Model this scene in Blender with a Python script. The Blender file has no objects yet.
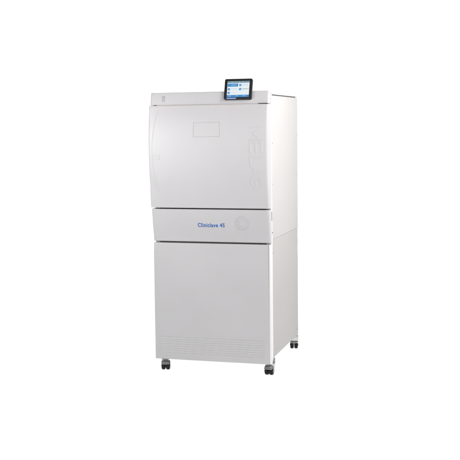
import bpy, bmesh, math
from mathutils import Vector, Matrix
from math import sin, cos, pi, radians as R

# ------------------------------------------------------------------ camera, world, lamps, exposure
S = bpy.context.scene
COL = S.collection
G0 = 0.055                                   # height of panel datum above the floor
cam = bpy.data.cameras.new('camera'); co = bpy.data.objects.new('camera', cam); COL.objects.link(co)
S.camera = co
ya, pt, ro = 0.28, -0.104, -0.012
r = Vector((cos(ya), sin(ya), 0))
fw = Vector((-sin(ya)*cos(pt), cos(ya)*cos(pt), sin(pt)))
u = r.cross(fw)
r2 = r*cos(ro) + u*sin(ro); u2 = u*cos(ro) - r*sin(ro)
M = Matrix((r2, u2, -fw)).transposed().to_4x4()
M.translation = Vector((1.894, -5.096, 1.279 + G0))
co.matrix_world = M
cam.sensor_width = 36; cam.lens = 36*1008.28/460; cam.clip_end = 200; cam.clip_start = .05

world = bpy.data.worlds.new('World'); S.world = world; world.use_nodes = True
bg = world.node_tree.nodes['Background']
bg.inputs[0].default_value = (1, 1, 1, 1); bg.inputs[1].default_value = 0.15

def lamp(name, loc, target, sx, sy, radiance, color=(1, 1, 1)):
    l = bpy.data.lights.new(name, 'AREA'); l.shape = 'RECTANGLE'; l.size = sx; l.size_y = sy
    l.energy = radiance*pi*sx*sy; l.color = color
    o = bpy.data.objects.new(name, l); COL.objects.link(o)
    o.location = loc
    o.rotation_euler = (Vector(target)-Vector(loc)).to_track_quat('-Z', 'Y').to_euler()
    return o
# softboxes of the product studio
lamp('key_softbox', (-.6, -.95, 1.35), (.32, 0, 1.25), .5, .5, 15.5)
lamp('front_softbox', (2.0, -1.6, 1.5), (.5, 0, 1.2), .6, .6, 9.5)
lamp('strip_softbox', (-1.5, -5.2, 1.38), (.32, 0, 1.22), 2.4, .5, 12.0)
lamp('side_softbox', (2.35, -.75, 2.25), (.65, .3, 1.35), .8, .8, 25.5, (1, .985, .97))
lamp('rear_side_softbox', (2.3, .3, 2.3), (.65, .3, 1.35), .8, .8, 9.5, (1, .985, .97))
# lamps added under and behind the translucent sheet to keep it shadowless white
lamp('added_floor_backlight', (0.3, 1.0, -1.6), (0.3, 1.0, 0), 22, 17, 1.70)
lamp('added_backdrop_backlight', (0.3, 11.2, 4.0), (0.3, 7, 4.0), 22, 11, 1.68)

S.view_settings.view_transform = 'Standard'; S.view_settings.look = 'None'
S.view_settings.exposure = 0; S.view_settings.gamma = 1
S.render.engine = 'CYCLES'

# ------------------------------------------------------------------ helpers
W, D = .65, .678
ORG = Vector((W/2, D/2, -G0))               # root position in panel coordinates

def new_mat(name):
    m = bpy.data.materials.new(name); m.use_nodes = True
    return m, m.node_tree, m.node_tree.nodes['Principled BSDF']

def paint(name, col, rough=.42, bump=.03, var=.02, spec=.4):
    m, t, b = new_mat(name); n = t.nodes; L = t.links
    b.inputs['Roughness'].default_value = rough
    b.inputs['Specular IOR Level'].default_value = spec
    tc = n.new('ShaderNodeTexCoord')
    nz = n.new('ShaderNodeTexNoise'); nz.inputs['Scale'].default_value = 3.5; nz.inputs['Detail'].default_value = 5
    L.new(tc.outputs['Object'], nz.inputs['Vector'])
    cr = n.new('ShaderNodeValToRGB')
    cr.color_ramp.elements[0].position = .3; cr.color_ramp.elements[1].position = .7
    cr.color_ramp.elements[0].color = tuple(c*(1-var) for c in col)+(1,)
    cr.color_ramp.elements[1].color = tuple(min(1, c*(1+var)) for c in col)+(1,)
    L.new(nz.outputs['Fac'], cr.inputs['Fac']); L.new(cr.outputs['Color'], b.inputs['Base Color'])
    n2 = n.new('ShaderNodeTexNoise'); n2.inputs['Scale'].default_value = 420; n2.inputs['Detail'].default_value = 2
    L.new(tc.outputs['Object'], n2.inputs['Vector'])
    bp = n.new('ShaderNodeBump'); bp.inputs['Strength'].default_value = bump; bp.inputs['Distance'].default_value = .002
    L.new(n2.outputs['Fac'], bp.inputs['Height']); L.new(bp.outputs['Normal'], b.inputs['Normal'])
    mr = n.new('ShaderNodeMapRange'); mr.inputs['To Min'].default_value = rough-.05; mr.inputs['To Max'].default_value = rough+.07
    L.new(nz.outputs['Fac'], mr.inputs['Value']); L.new(mr.outputs['Result'], b.inputs['Roughness'])
    return m

def metal(name, col, rough=.3):
    m, t, b = new_mat(name)
    b.inputs['Metallic'].default_value = 1; b.inputs['Roughness'].default_value = rough
    nz = t.nodes.new('ShaderNodeTexNoise'); nz.inputs['Scale'].default_value = 60
    tc = t.nodes.new('ShaderNodeTexCoord'); t.links.new(tc.outputs['Object'], nz.inputs['Vector'])
    cr = t.nodes.new('ShaderNodeValToRGB')
    cr.color_ramp.elements[0].color = tuple(c*.85 for c in col)+(1,); cr.color_ramp.elements[1].color = tuple(col)+(1,)
    t.links.new(nz.outputs['Fac'], cr.inputs['Fac']); t.links.new(cr.outputs['Color'], b.inputs['Base Color'])
    return m

FRONT = paint('grey_white_front_paint', (.454, .446, .456))
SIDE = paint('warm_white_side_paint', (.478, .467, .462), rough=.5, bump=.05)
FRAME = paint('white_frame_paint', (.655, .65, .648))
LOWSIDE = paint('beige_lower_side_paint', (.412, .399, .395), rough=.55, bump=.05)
GAP = paint('dark_gap_plastic', (.10, .09, .09), rough=.6)
BLACK = paint('black_plastic', (.012, .012, .014), rough=.35, var=.1)
RUBBER = paint('black_rubber', (.007, .0065, .006), rough=.6, var=.15, spec=.25)
HUB = paint('dark_grey_hub_plastic', (.05, .05, .052), rough=.45, var=.1)
BRAKE = paint('grey_caster_plastic', (.23, .235, .235), rough=.45, var=.08)
STEEL = metal('zinc_plated_steel', (.62, .62, .61), .34)
BLUE = paint('blue_print', (.018, .105, .33), rough=.5, var=.02)
CHASSIS = paint('grey_chassis_paint', (.24, .22, .215), rough=.6)
SEAL = paint('pinkish_seal', (.62, .53, .51), rough=.6)
MARK = paint('grey_marking', (.34, .335, .345), rough=.5)

def screen_mat(name, col, e):
    m, t, b = new_mat(name)
    b.inputs['Base Color'].default_value = (.02, .02, .02, 1); b.inputs['Roughness'].default_value = .15
    b.inputs['Emission Color'].default_value = tuple(col)+(1,); b.inputs['Emission Strength'].default_value = e
    return m

def finish(bm, angle=32):
    bmesh.ops.recalc_face_normals(bm, faces=bm.faces)

def make(name, bm, mats, parent=None, smooth=True, angle=30, shift=True):
    if not isinstance(mats, (list, tuple)): mats = [mats]
    if shift:
        for v in bm.verts: v.co -= ORG
    bmesh.ops.recalc_face_normals(bm, faces=bm.faces)
    me = bpy.data.meshes.new(name); bm.to_mesh(me); bm.free()
    for m in mats: me.materials.append(m)
    if smooth:
        for p in me.polygons: p.use_smooth = True
        me.set_sharp_from_angle(angle=R(angle))
    o = bpy.data.objects.new(name, me); COL.objects.link(o)
    if parent: o.parent = parent
    return o

def box(bm, a, b, bev=0, seg=2, mat=0):
    g = bmesh.ops.create_cube(bm, size=1)
    vs = g['verts']
    for v in vs:
        v.co = Vector([(a[i]+b[i])/2 + v.co[i]*(b[i]-a[i]) for i in range(3)])
    fs = set(f for v in vs for f in v.link_faces)
    for f in fs: f.material_index = mat
    if bev:
        es = list(set(e for v in vs for e in v.link_edges))
        bmesh.ops.bevel(bm, geom=es, offset=bev, segments=seg, profile=.5, affect='EDGES', material=mat)

def cyl(bm, c, axis, rad, h, seg=32, bev=0, mat=0, rad2=None):
    """closed cylinder centred at c along axis; lathe profile with rounded rims"""
    ax = Vector(axis).normalized(); q = Vector((0, 0, 1)).rotation_difference(ax)
    r2_ = rad if rad2 is None else rad2
    if bev: prof = [(0, -h/2), (rad-bev, -h/2), (rad-bev*.3, -h/2+bev*.3), (rad, -h/2+bev), (r2_, h/2-bev), (r2_-bev*.3, h/2-bev*.3), (r2_-bev, h/2), (0, h/2)]
    else: prof = [(0, -h/2), (rad, -h/2), (r2_, h/2), (0, h/2)]
    lathe(bm, c, q, prof, seg, mat)

def lathe(bm, c, q, prof, seg=32, mat=0):
    rings = []
    for (rr, z) in prof:
        if rr < 1e-6: rings.append([bm.verts.new(Vector(c)+q @ Vector((0, 0, z)))])
        else: rings.append([bm.verts.new(Vector(c)+q @ Vector((rr*cos(2*pi*k/seg), rr*sin(2*pi*k/seg), z))) for k in range(seg)])
    for A, B in zip(rings, rings[1:]):
        for k in range(seg):
            k2 = (k+1) % seg
            if len(A) == 1 and len(B) == 1: continue
            if len(A) == 1: f = bm.faces.new((A[0], B[k], B[k2]))
            elif len(B) == 1: f = bm.faces.new((A[k], A[k2], B[0]))
            else: f = bm.faces.new((A[k], A[k2], B[k2], B[k]))
            f.material_index = mat

def interp(tab):
    """smooth curve through (z, v) points"""
    tab = sorted(tab); n = len(tab)
    def slope(i):
        a = max(0, i-1); b = min(n-1, i+1)
        return (tab[b][1]-tab[a][1])/(tab[b][0]-tab[a][0])
    def f(z):
        if z <= tab[0][0]: return tab[0][1]+slope(0)*(z-tab[0][0])
        if z >= tab[-1][0]: return tab[-1][1]+slope(n-1)*(z-tab[-1][0])
        for i in range(n-1):
            if z <= tab[i+1][0]: break
        h = tab[i+1][0]-tab[i][0]; t = (z-tab[i][0])/h
        return ((2*t**3-3*t*t+1)*tab[i][1] + (t**3-2*t*t+t)*h*slope(i) +
                (-2*t**3+3*t*t)*tab[i+1][1] + (t**3-t*t)*h*slope(i+1))
    return f

def axis_lines(a, b, r, step, extra=()):
    ls = set()
    for k in range(9):                                   # dense near both edges
        d = r*(1-cos(pi/2*k/8)); ls.add(round(a+d, 6)); ls.add(round(b-d, 6))
    n = max(1, int((b-a-2*r)/step))
    for k in range(n+1): ls.add(round(a+r+(b-a-2*r)*k/n, 6))
    for e in extra:
        if a < e < b: ls.add(round(e, 6))
    ls = sorted(ls); out = [ls[0]]
    for v in ls[1:]:
        if v-out[-1] > 1e-5: out.append(v)
    return out

def panel(name, x0, x1, z0, z1, f, back, mat, parent, rx=.012, rz=.003, step=(.02, .01), ex=(), ez=(), dent=None, cheek=.0):
    """moulded front panel: height field y = -f(z) with rounded rims, closed at the back"""
    xs = axis_lines(x0, x1, rx, step[0], ex); zs = axis_lines(z0, z1, rz, step[1], ez)
    bm = bmesh.new(); V = {}
    def rim(d, r): return 0 if d >= r else r-math.sqrt(max(0, r*r-(r-d)**2))
    for i, x in enumerate(xs):
        for k, z in enumerate(zs):
            y = -f(z) + rim(min(x-x0, x1-x), rx) + rim(min(z-z0, z1-z), rz)
            if dent: y += dent(x, z)
            V[i, k] = bm.verts.new((x, y, z))
    nx, nz = len(xs), len(zs)
    for i in range(nx-1):
        for k in range(nz-1):
            bm.faces.new((V[i, k], V[i+1, k], V[i+1, k+1], V[i, k+1]))
    loop = [(i, 0) for i in range(nx)] + [(nx-1, k) for k in range(1, nz)] + [(i, nz-1) for i in range(nx-2, -1, -1)] + [(0, k) for k in range(nz-2, 0, -1)]
    B = [bm.verts.new((V[p].co.x, back, V[p].co.z)) for p in loop]
    m = len(loop)
    for a in range(m):
        b = (a+1) % m
        bm.faces.new((V[loop[a]], B[a], B[b], V[loop[b]]))
    bm.faces.new(B)
    return make(name, bm, mat, parent, angle=28)

def text_mesh(txt, bold=.0, spacing=1.0):
    c = bpy.data.curves.new('t', 'FONT'); c.body = txt; c.size = 1; c.extrude = .5; c.offset = bold
    c.space_character = spacing; c.resolution_u = 6
    o = bpy.data.objects.new('t', c); COL.objects.link(o)
    dg = bpy.context.evaluated_depsgraph_get()
    me = bpy.data.meshes.new_from_object(o.evaluated_get(dg))
    bm = bmesh.new(); bm.from_mesh(me)
    bpy.data.objects.remove(o); bpy.data.curves.remove(c); bpy.data.meshes.remove(me)
    bmesh.ops.remove_doubles(bm, verts=bm.verts, dist=1e-5)
    return bm

def bounds(bm):
    return [(min(v.co[i] for v in bm.verts), max(v.co[i] for v in bm.verts)) for i in range(3)]

def struct(o): o['kind'] = 'structure'; return o

# ------------------------------------------------------------------ the setting: white translucent sheet added as backlit floor and backdrop
def sheet_mat():
    m = bpy.data.materials.new('white_translucent_sheet'); m.use_nodes = True
    t = m.node_tree; n = t.nodes; n.clear()
    out = n.new('ShaderNodeOutputMaterial'); mix = n.new('ShaderNodeMixShader')
    d = n.new('ShaderNodeBsdfDiffuse'); tr = n.new('ShaderNodeBsdfTranslucent')
    for s in (d, tr): s.inputs['Color'].default_value = (.9, .9, .9, 1)
    mix.inputs[0].default_value = .75
    t.links.new(d.outputs[0], mix.inputs[1]); t.links.new(tr.outputs[0], mix.inputs[2]); t.links.new(mix.outputs[0], out.inputs[0])
    return m
SHEET = sheet_mat()
bm = bmesh.new()
box(bm, (-9, -2.5, -.006), (9.6, 5.0, 0))
floor = struct(make('floor', bm, SHEET, shift=False, smooth=False))
bm = bmesh.new(); rad = 2.2; pts = []
for k in range(25):
    a = pi/2*k/24; pts.append((5.0+rad*sin(a), rad-rad*cos(a)))
pts.append((5.0+rad, 8.5))
A = [(bm.verts.new((-9, y, z)), bm.verts.new((9.6, y, z))) for y, z in pts]
for p, q in zip(A, A[1:]): bm.faces.new((p[0], p[1], q[1], q[0]))
backdrop = struct(make('backdrop', bm, SHEET, shift=False))

# ------------------------------------------------------------------ the sterilizer
root = bpy.data.objects.new('sterilizer', None); COL.objects.link(root)
root.location = (W/2, D/2, 0); root.empty_display_size = .2
root['label'] = 'tall white steam sterilizer cabinet on casters with a small touchscreen on top'
root['category'] = 'sterilizer'

# --- cabinets (upper and lower)
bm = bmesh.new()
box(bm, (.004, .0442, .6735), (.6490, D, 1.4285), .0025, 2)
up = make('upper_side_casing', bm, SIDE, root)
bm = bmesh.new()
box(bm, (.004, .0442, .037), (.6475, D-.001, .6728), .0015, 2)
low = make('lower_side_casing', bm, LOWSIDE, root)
# dark joint behind the edges
bm = bmesh.new()
box(bm, (.012, .030, .05), (.640, D-.01, 1.44))
make('inner_chassis', bm, CHASSIS, root)
# front frame: white posts left and right of the fronts
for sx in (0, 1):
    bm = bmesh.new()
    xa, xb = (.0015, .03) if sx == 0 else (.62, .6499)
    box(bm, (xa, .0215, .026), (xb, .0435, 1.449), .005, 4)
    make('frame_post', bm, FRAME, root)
# top lid
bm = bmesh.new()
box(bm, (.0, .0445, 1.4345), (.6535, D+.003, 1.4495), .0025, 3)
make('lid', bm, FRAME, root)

def screw(parent, y, z, x=.6495, r=.0035, mat=STEEL):
    bm = bmesh.new(); cyl(bm, (x+.0005, y, z), (1, 0, 0), r, .002, 16, .0006)
    return make('screw', bm, mat, parent)
for z in (1.181, .9615): screw(up, .061, z)
for z in (1.215, .985, .722): screw(up, D-.012, z)
for z in (.055, .60): screw(low, .058, z, .6485)
for z in (.07, .60): screw(low, D-.012, z, .6485)

# --- header
fh = interp([(1.385, .019), (1.42, .0125), (1.452, .004)])
head = panel('header_panel', -.001, .6505, 1.3856, 1.452, fh, .0435, FRONT, root, rx=.011, rz=.0035)
bm = bmesh.new()
box(bm, (.066, -.001, 1.403), (.083, .004, 1.434), .0008, 2)
for v in bm.verts: v.co.y -= fh(v.co.z)
make('indicator_window', bm, MARK, head)
for z in (1.4375, 1.4095, 1.3915):
    bm = bmesh.new(); box(bm, (.6495, .004, z-.0025), (.6512, .011, z+.0025), .0006)
    make('vent_slot', bm, GAP, head)

# --- door
fd = interp([(.8425, .030), (.87, .0325), (.91, .038), (.95, .0435), (.99, .0486), (1.05, .053), (1.13, .0548), (1.20, .0535), (1.26, .050), (1.32, .0425), (1.3845, .029)])
wx0, wx1, wz0, wz1 = .250, .391, 1.2185, 1.2925
gw, gd = .0022, .0016
cres = interp([(.90, .075), (.93, .058), (.98, .043), (1.06, .026), (1.16, .020), (1.26, .029), (1.32, .041), (1.372, .060)])
def dent(x, z):
    d = 0
    inside = wx0-gw <= x <= wx1+gw and wz0-gw <= z <= wz1+gw
    core = wx0 < x < wx1 and wz0 < z < wz1
    if inside and not (wx0+gw*.9 < x < wx1-gw*.9 and wz0+gw*.9 < z < wz1-gw*.9):
        dx = min(abs(x-wx0), abs(x-wx1)); dz = min(abs(z-wz0), abs(z-wz1))
        inx = wx0-gw/2 <= x <= wx1+gw/2; inz = wz0-gw/2 <= z <= wz1+gw/2
        if (dx < gw*.4 and inz) or (dz < gw*.4 and inx): d += gd
    c = cres(z)
    if x < c:
        k = min(1, max(0, (z-.875)/.10))*min(1, max(0, (1.385-z)/.10)); k = k*k*(3-2*k)
        t_ = c-x
        d += k*(.0018*min(1, t_/.003)+.11*t_)
    return d
ex = [wx0-gw, wx0-gw*.35, wx0+gw*.35, wx0+gw, wx1-gw, wx1-gw*.35, wx1+gw*.35, wx1+gw] + [.002*i for i in range(0, 46)]
ez = [wz0-gw, wz0-gw*.35, wz0+gw*.35, wz0+gw, wz1-gw, wz1-gw*.35, wz1+gw*.35, wz1+gw]
door = panel('door', -.0045, .6505, .8425, 1.3836, fd, .0205, FRONT, root, rx=.011, rz=.0025, step=(.02, .006), ex=ex, ez=ez, dent=dent)
# small latch emblem at the left
bm = bmesh.new()
a, b, z0, z1 = .0205, .062, 1.100, 1.124
for (p, q) in (((a, z0), (b, z0+.003)), ((a, z1-.003), (b, z1)), ((a, z0+.003), (a+.003, z1-.003)), ((b-.003, z0+.003), (b, z1-.003))):
    box(bm, (p[0], -fd(1.112)-.0013, p[1]), (q[0], -fd(1.112)+.004, q[1]), .0004, 1)
make('latch_mark', bm, FRONT, door)
# raised maker's letters running down the door
X0, X1, Z0, Z1 = .5575, .6170, .9520, 1.2640        # cap line runs along x, the word runs downwards
SW = .0044
wds = (.057, .052, .040, .050, .047); tops = (1.2610, 1.1880, 1.1140, 1.0630, 1.0045)
segs_ = []
def seg_pts(l, w):
    """strokes of one letter in (u along the word, v towards cap height) metres"""
    H = X1-X0
    if l == 'M': return [((0, 0), (0, H)), ((0, H), (w/2, H*.28)), ((w/2, H*.28), (w, H)), ((w, H), (w, 0))]
    if l == 'E': return [((0, 0), (0, H)), ((0, 0), (w, 0)), ((0, H/2), (w*.92, H/2)), ((0, H), (w, H))]
    if l == 'L': return [((0, 0), (0, H)), ((0, 0), (w, 0))]
    if l == 'A': return [((0, 0), (w/2, H)), ((w/2, H), (w, 0)), ((w*.2, H*.33), (w*.8, H*.33))]
    pts = [(w/2+w/2*cos(R(a)), H/2+H/2*sin(R(a))) for a in range(45, 346, 20)] + [(w, H*.47), (w*.55, H*.47)]
    return list(zip(pts, pts[1:]))
for l, w, top in zip('MELAG', wds, tops):
    for (p, q_) in seg_pts(l, w):
        segs_.append((X0+p[1], top-p[0], X0+q_[1], top-q_[0]))
def stroke_h(x, z):
    best = 1
    for (a, b, c, d) in segs_:
        if z < min(b, d)-.01 or z > max(b, d)+.01 or x < min(a, c)-.01 or x > max(a, c)+.01: continue
        L2 = (c-a)**2+(d-b)**2; t = max(0, min(1, ((x-a)*(c-a)+(z-b)*(d-b))/L2))
        best = min(best, math.hypot(x-a-t*(c-a), z-b-t*(d-b)))
    t = max(0, min(1, (SW+.0020-best)/.0032))
    return t*t*(3-2*t)
bm = bmesh.new(); st = .0009; V = {}
nx_ = int((X1-X0+.014)/st); nz_ = int((Z1-Z0+.014)/st)
Hh = [[stroke_h(X0-.007+st*i, Z0-.007+st*k) for k in range(nz_+1)] for i in range(nx_+1)]
def lv(i, k):
    if (i, k) not in V:
        z = Z0-.007+st*k
        V[i, k] = bm.verts.new((X0-.007+st*i, -fd(z)+.0004-.0017*Hh[i][k], z))
    return V[i, k]
for i in range(nx_):
    for k in range(nz_):
        if max(Hh[i][k], Hh[i+1][k], Hh[i][k+1], Hh[i+1][k+1]) > 0:
            bm.faces.new((lv(i, k), lv(i+1, k), lv(i+1, k+1), lv(i, k+1)))
make('raised_lettering', bm, FRONT, door, angle=80)

bm = bmesh.new(); box(bm, (.012, -.0165, 1.3795), (.638, .02, 1.3900), .001)
make('door_seal', bm, SEAL, root)
# hinge pieces showing in the gap under the header
bm = bmesh.new(); box(bm, (.596, -.0255, 1.3830), (.642, .02, 1.3878), .0008)
make('hinge', bm, BLACK, root)
bm = bmesh.new(); box(bm, (.024, -.0235, 1.3815), (.033, .02, 1.3870), .0008)
make('hinge', bm, BLACK, root)

# --- drawer front
fr = interp([(.66, .0015), (.685, .0052), (.71, .0100), (.75, .0170), (.79, .0225), (.8345, .028)])
drawer = panel('service_drawer', -.001, .6505, .6600, .8352, fr, .0205, FRONT, root, rx=.011, rz=.0025, step=(.02, .008))
bm = text_mesh('Cliniclave 45', .027, 1.10)
b3 = bounds(bm)
X0, X1 = .2555, .4045; Z0, Z1 = .7405, .7405+.0220
for v in bm.verts:
    s = (v.co.x-b3[0][0])/(b3[0][1]-b3[0][0]); t = (v.co.y-b3[1][0])/(b3[1][1]-b3[1][0])
    z = Z0+(Z1-Z0)*t
    v.co = Vector((X0+(X1-X0)*s, -fr(z)+(-.0005 if v.co.z > 0 else .001), z))
make('printed_lettering', bm, BLUE, drawer, smooth=False)
# round raised emblem
cxr, czr = .5015, .7655
tilt = math.atan((fr(czr+.02)-fr(czr-.02))/.04)
q = Vector((0, 0, 1)).rotation_difference(Vector((0, -cos(tilt), -sin(tilt))))
bm = bmesh.new(); n = 56
for (ra, a0, a1, wd) in ((.0345, 0, 2*pi, .0018), (.0195, .5, 5.4, .0022)):
    rings = []
    full = a1-a0 > 6.2
    m = n if full else n+1
    for k in range(m):
        a = a0+(a1-a0)*k/n
        ring = []
        for (dr, h) in ((-wd, -.002), (-wd*.6, .0013), (wd*.6, .0013), (wd, -.002)):
            ring.append(bm.verts.new(Vector((cxr, -fr(czr), czr))+q @ Vector(((ra+dr)*cos(a), (ra+dr)*sin(a), h))))
        rings.append(ring)
    for k in range(m if full else m-1):
        p, s = rings[k], rings[(k+1) % m]
        for j in range(4):
            bm.faces.new((p[j], p[(j+1) % 4], s[(j+1) % 4], s[j]))
    if not full:
        bm.faces.new(rings[0]); bm.faces.new(rings[-1])
make('round_emblem', bm, FRONT, drawer, angle=50)

# --- side details on the post at drawer height
bm = bmesh.new(); box(bm, (.646, .0215, .775), (.6513, .0285, .822), .0008)
make('side_latch', bm, GAP, root)
screw(root, .0355, .7115, .6505, .004, GAP).name = 'lock_pin'

# --- lower front panel with rows of vent grooves
fl = interp([(.013, .008), (.3, .0065), (.651, .003)])
gro = [.047+.0125*i for i in range(8)]
def dent2(x, z):
    d = 0
    for g in gro:
        if abs(z-g) < .0040 and .013 < x < .613:
            e = min(1, min(x-.013, .613-x)/.004)
            d += .0017*e*(.5+.5*cos(pi*(z-g)/.0040))
    return d
ez = []
for g in gro: ez += [g+.001*k for k in range(-4, 5)]
lower = panel('lower_front_panel', -.001, .6408, .013, .6508, fl, .0205, FRONT, root, rx=.004, rz=.003, step=(.02, .01), ex=(.013, .015, .017, .609, .611, .613), ez=ez, dent=dent2)

# white corner profile beside the lower front
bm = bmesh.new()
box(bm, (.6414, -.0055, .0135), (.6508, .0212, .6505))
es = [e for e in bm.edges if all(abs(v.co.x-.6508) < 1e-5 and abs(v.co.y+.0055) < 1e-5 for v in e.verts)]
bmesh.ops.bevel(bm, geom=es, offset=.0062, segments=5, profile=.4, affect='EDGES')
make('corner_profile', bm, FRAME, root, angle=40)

# --- display on top
disp = bpy.data.objects.new('touch_display', None)
Wd, Hd = .1485, .112
tilt = math.atan2(.034, .112)
org = Vector((.4845, -.0285, 1.4095))
def dm(v):   # display-local (x right, z up the face, y into the back) to panel coordinates
    x, y, z = v
    return org + Vector((x, y*cos(tilt)+z*sin(tilt), z*cos(tilt)-y*sin(tilt)))
def dmake(name, bm, mat, parent, smooth=True):
    for v in bm.verts: v.co = dm(v.co)
    return make(name, bm, mat, parent, smooth)
def rrect(bm, x0, x1, z0, z1, r, y0, y1, bev, mat=0, seg=6):
    pts = []
    for (cx_, cz_, a0) in ((x1-r, z1-r, 0), (x0+r, z1-r, pi/2), (x0+r, z0+r, pi), (x1-r, z0+r, 3*pi/2)):
        for k in range(seg+1):
            a = a0+pi/2*k/seg; pts.append((cx_, cz_, cos(a), sin(a)))
    layers = [(y0, r-bev), (y0+bev*.3, r-bev*.3), (y0+bev, r), (y1-bev, r), (y1, r-bev)]
    rs = [[bm.verts.new((p[0]+p[2]*rr, y, p[1]+p[3]*rr)) for p in pts] for (y, rr) in layers]
    m = len(pts)
    for A_, B_ in zip(rs, rs[1:]):
        for k in range(m): bm.faces.new((A_[k], A_[(k+1) % m], B_[(k+1) % m], B_[k])).material_index = mat
    bm.faces.new(rs[0]).material_index = mat; bm.faces.new(rs[-1]).material_index = mat
bm = bmesh.new(); rrect(bm, -Wd/2, Wd/2, 0, Hd, .008, 0, .016, .002)
disp = dmake('touch_display', bm, BLACK, root)
# bracket to the header
bm = bmesh.new(); box(bm, (-.03, .0162, .02), (.03, .030, .07), .002)
dmake('display_bracket', bm, BLACK, disp)
# screen with its page
SC = [screen_mat('screen_white', (.80, .88, .92), .95), screen_mat('screen_blue', (.03, .27, .65), .9), screen_mat('screen_teal', (.25, .42, .47), .9),
      screen_mat('screen_navy', (.10, .22, .34), .8), screen_mat('screen_orange', (.80, .62, .52), .95), screen_mat('screen_grey', (.42, .55, .66), .9)]
bm = bmesh.new()
sx0, sx1, sz0, sz1 = -.0585, .0600, .0125, .0985
def srect(x0, x1, z0, z1, mat, lift):
    """u, v in 0..1 of the screen"""
    a = sx0+(sx1-sx0)*x0; b = sx0+(sx1-sx0)*x1; c = sz0+(sz1-sz0)*z0; d = sz0+(sz1-sz0)*z1
    y = -.0003-lift*.00015
    f = bm.faces.new([bm.verts.new(p) for p in ((a, y, c), (b, y, c), (b, y, d), (a, y, d))]); f.material_index = mat
srect(0, 1, 0, 1, 0, 0)
srect(0, 1, .885, 1, 2, 1)
for (a, b) in ((.03, .16), (.26, .36), (.40, .50), (.58, .66), (.74, .84), (.88, .95)): srect(a, b, .915, .965, 3, 2)
srect(0.01, .49, .655, .85, 1, 1); srect(.16, .42, .735, .775, 5, 2)
srect(0, 1, 0, .135, 1, 1)
for (a, b) in ((.06, .2), (.4, .52), (.72, .86)): srect(a, b, .05, .085, 5, 2)
for (a, c) in ((.03, .43), (.03, .20), (.54, .68), (.54, .43)):
    srect(a, a+.10, c, c+.13, 1, 1); srect(a+.03, a+.07, c+.045, c+.085, 5, 2)
for (a, b, c, m_) in ((.17, .46, .50, 5), (.17, .40, .455, 0), (.17, .44, .27, 4), (.67, .95, .75, 5), (.67, .98, .50, 3), (.67, .93, .46, 4)):
    srect(a, b, c, c+.022, m_, 1)
dmake('screen', bm, SC, disp, smooth=False)
# light blue printed strip under the screen, with a glow added
bm = bmesh.new(); box(bm, (-.058, -.0006, .0025), (-.008, .001, .0095), .0002, 1)
dmake('bezel_label', bm, screen_mat('bezel_label_glow', (.30, .42, .85), .8), disp)

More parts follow.
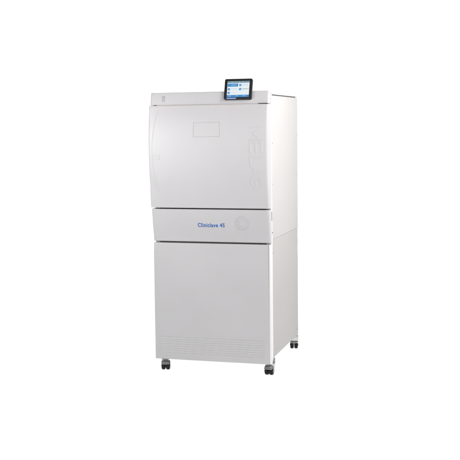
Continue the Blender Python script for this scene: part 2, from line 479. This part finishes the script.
# --- casters
def caster(px, py, ang, brake, arm=0):
    q = Matrix.Rotation(ang, 3, 'Z')
    def cm(name, bm, mat, parent, ang_=35):
        for v in bm.verts: v.co = q @ v.co + Vector((px, py, -G0))
        return make(name, bm, mat, parent, angle=ang_)
    # housing: caster-local coordinates, floor at z=0, pivot at origin, wheels trail towards -y
    tr = -.012
    bm = bmesh.new()
    box(bm, (-.021, -.021, .088), (.021, .021, .0945), .0015)
    cyl(bm, (0, 0, .079), (0, 0, 1), .017, .018, 28, .002)
    cyl(bm, (0, 0, .068), (0, 0, 1), .0105, .014, 24, .001)
    c = cm('caster', bm, STEEL, root)
    bm = bmesh.new()
    # fork: crown plate and centre web between the twin wheels
    box(bm, (-.020, -.028, .057), (.020, .014, .0655), .003, 3)
    box(bm, (-.0016, -.022, .012), (.0016, .006, .058), .0006)
    cyl(bm, (0, tr, .0235), (1, 0, 0), .0045, .050, 20, .001)
    cm('fork', bm, BRAKE if brake else STEEL, c)
    for s in (-1, 1):
        bm = bmesh.new(); w = .0205
        qq = Vector((0, 0, 1)).rotation_difference(Vector((s, 0, 0)))
        lathe(bm, (s*.0122, tr, .0235), qq, [(0, -w/2), (.0175, -w/2), (.0203, -w/2+.0012), (.0224, -w/2+.0036), (.0233, -w/2+.0065), (.0235, 0), (.0233, w/2-.0065), (.0224, w/2-.0036), (.0203, w/2-.0012), (.0180, w/2), (.0160, w/2-.0006), (.0155, w/2-.003), (0, w/2-.003)], 40)
        wh = cm('wheel', bm, RUBBER, c)
        bm = bmesh.new()
        lathe(bm, (s*.0122, tr, .0235), qq, [(0, w/2+.0012), (.006, w/2+.001), (.0075, w/2-.0012), (.0148, w/2-.0018), (.0150, w/2-.0035), (0, w/2-.0035)], 28)
        # hub is kept inside the wheel part as its own mesh
        cm('wheel_hub', bm, HUB, c)
    # hood over the front of the wheels
    bm = bmesh.new(); segs = 12; N = []
    for k in range(segs+1):
        a = R(28)+R(150-28)*k/segs
        N.append([(-.0225, a), (.0225, a)])
    ro_, ri_ = .0268, .0250
    rows = []
    for k in range(segs+1):
        a = N[k][0][1]
        rows.append([bm.verts.new((x, tr-rr*cos(a)*1.0, .0235+rr*sin(a))) for (x, rr) in ((-.0225, ro_), (-.0205, ro_+.0012), (.0205, ro_+.0012), (.0225, ro_), (.0225, ri_), (-.0225, ri_))])
    for p, s in zip(rows, rows[1:]):
        for j in range(6): bm.faces.new((p[j], p[(j+1) % 6], s[(j+1) % 6], s[j]))
    bm.faces.new(rows[0]); bm.faces.new(rows[-1])
    cm('hood', bm, BRAKE, c)
    if brake:
        bm = bmesh.new()
        box(bm, (-.0215, -.0395, .0385), (.0215, -.018, .0445), .002, 3)
        box(bm, (-.0190, -.0405, .0470), (.0190, -.016, .0515), .0018, 3)
        box(bm, (-.011, -.024, .044), (.011, -.012, .058), .0015)
        for v in bm.verts:   # pedal dips towards its tip
            v.co.z -= max(0, -.018-v.co.y)*.22
        cm('brake_pedal', bm, BRAKE, c)
    if arm:
        bm = bmesh.new()
        box(bm, (.0238, -.020, .016), (.0258, .008, .062), .0008)
        box(bm, (.0120, -.020, .0600), (.0258, .012, .0628), .0008)
        box(bm, (-.014, .0125, .052), (.0258, .0150, .088), .0008)
        cyl(bm, (.0265, tr, .0235), (1, 0, 0), .006, .003, 18, .0008)
        if arm < 0:
            for v in bm.verts: v.co.x = -v.co.x
        cm('side_arm', bm, STEEL, c)
    return c
caster(.0415, .041, R(13), True)
caster(.6265, .056, R(-2), True, 1)
caster(.6200, .686, R(192), False, -1)
caster(.045, .640, R(-30), False)
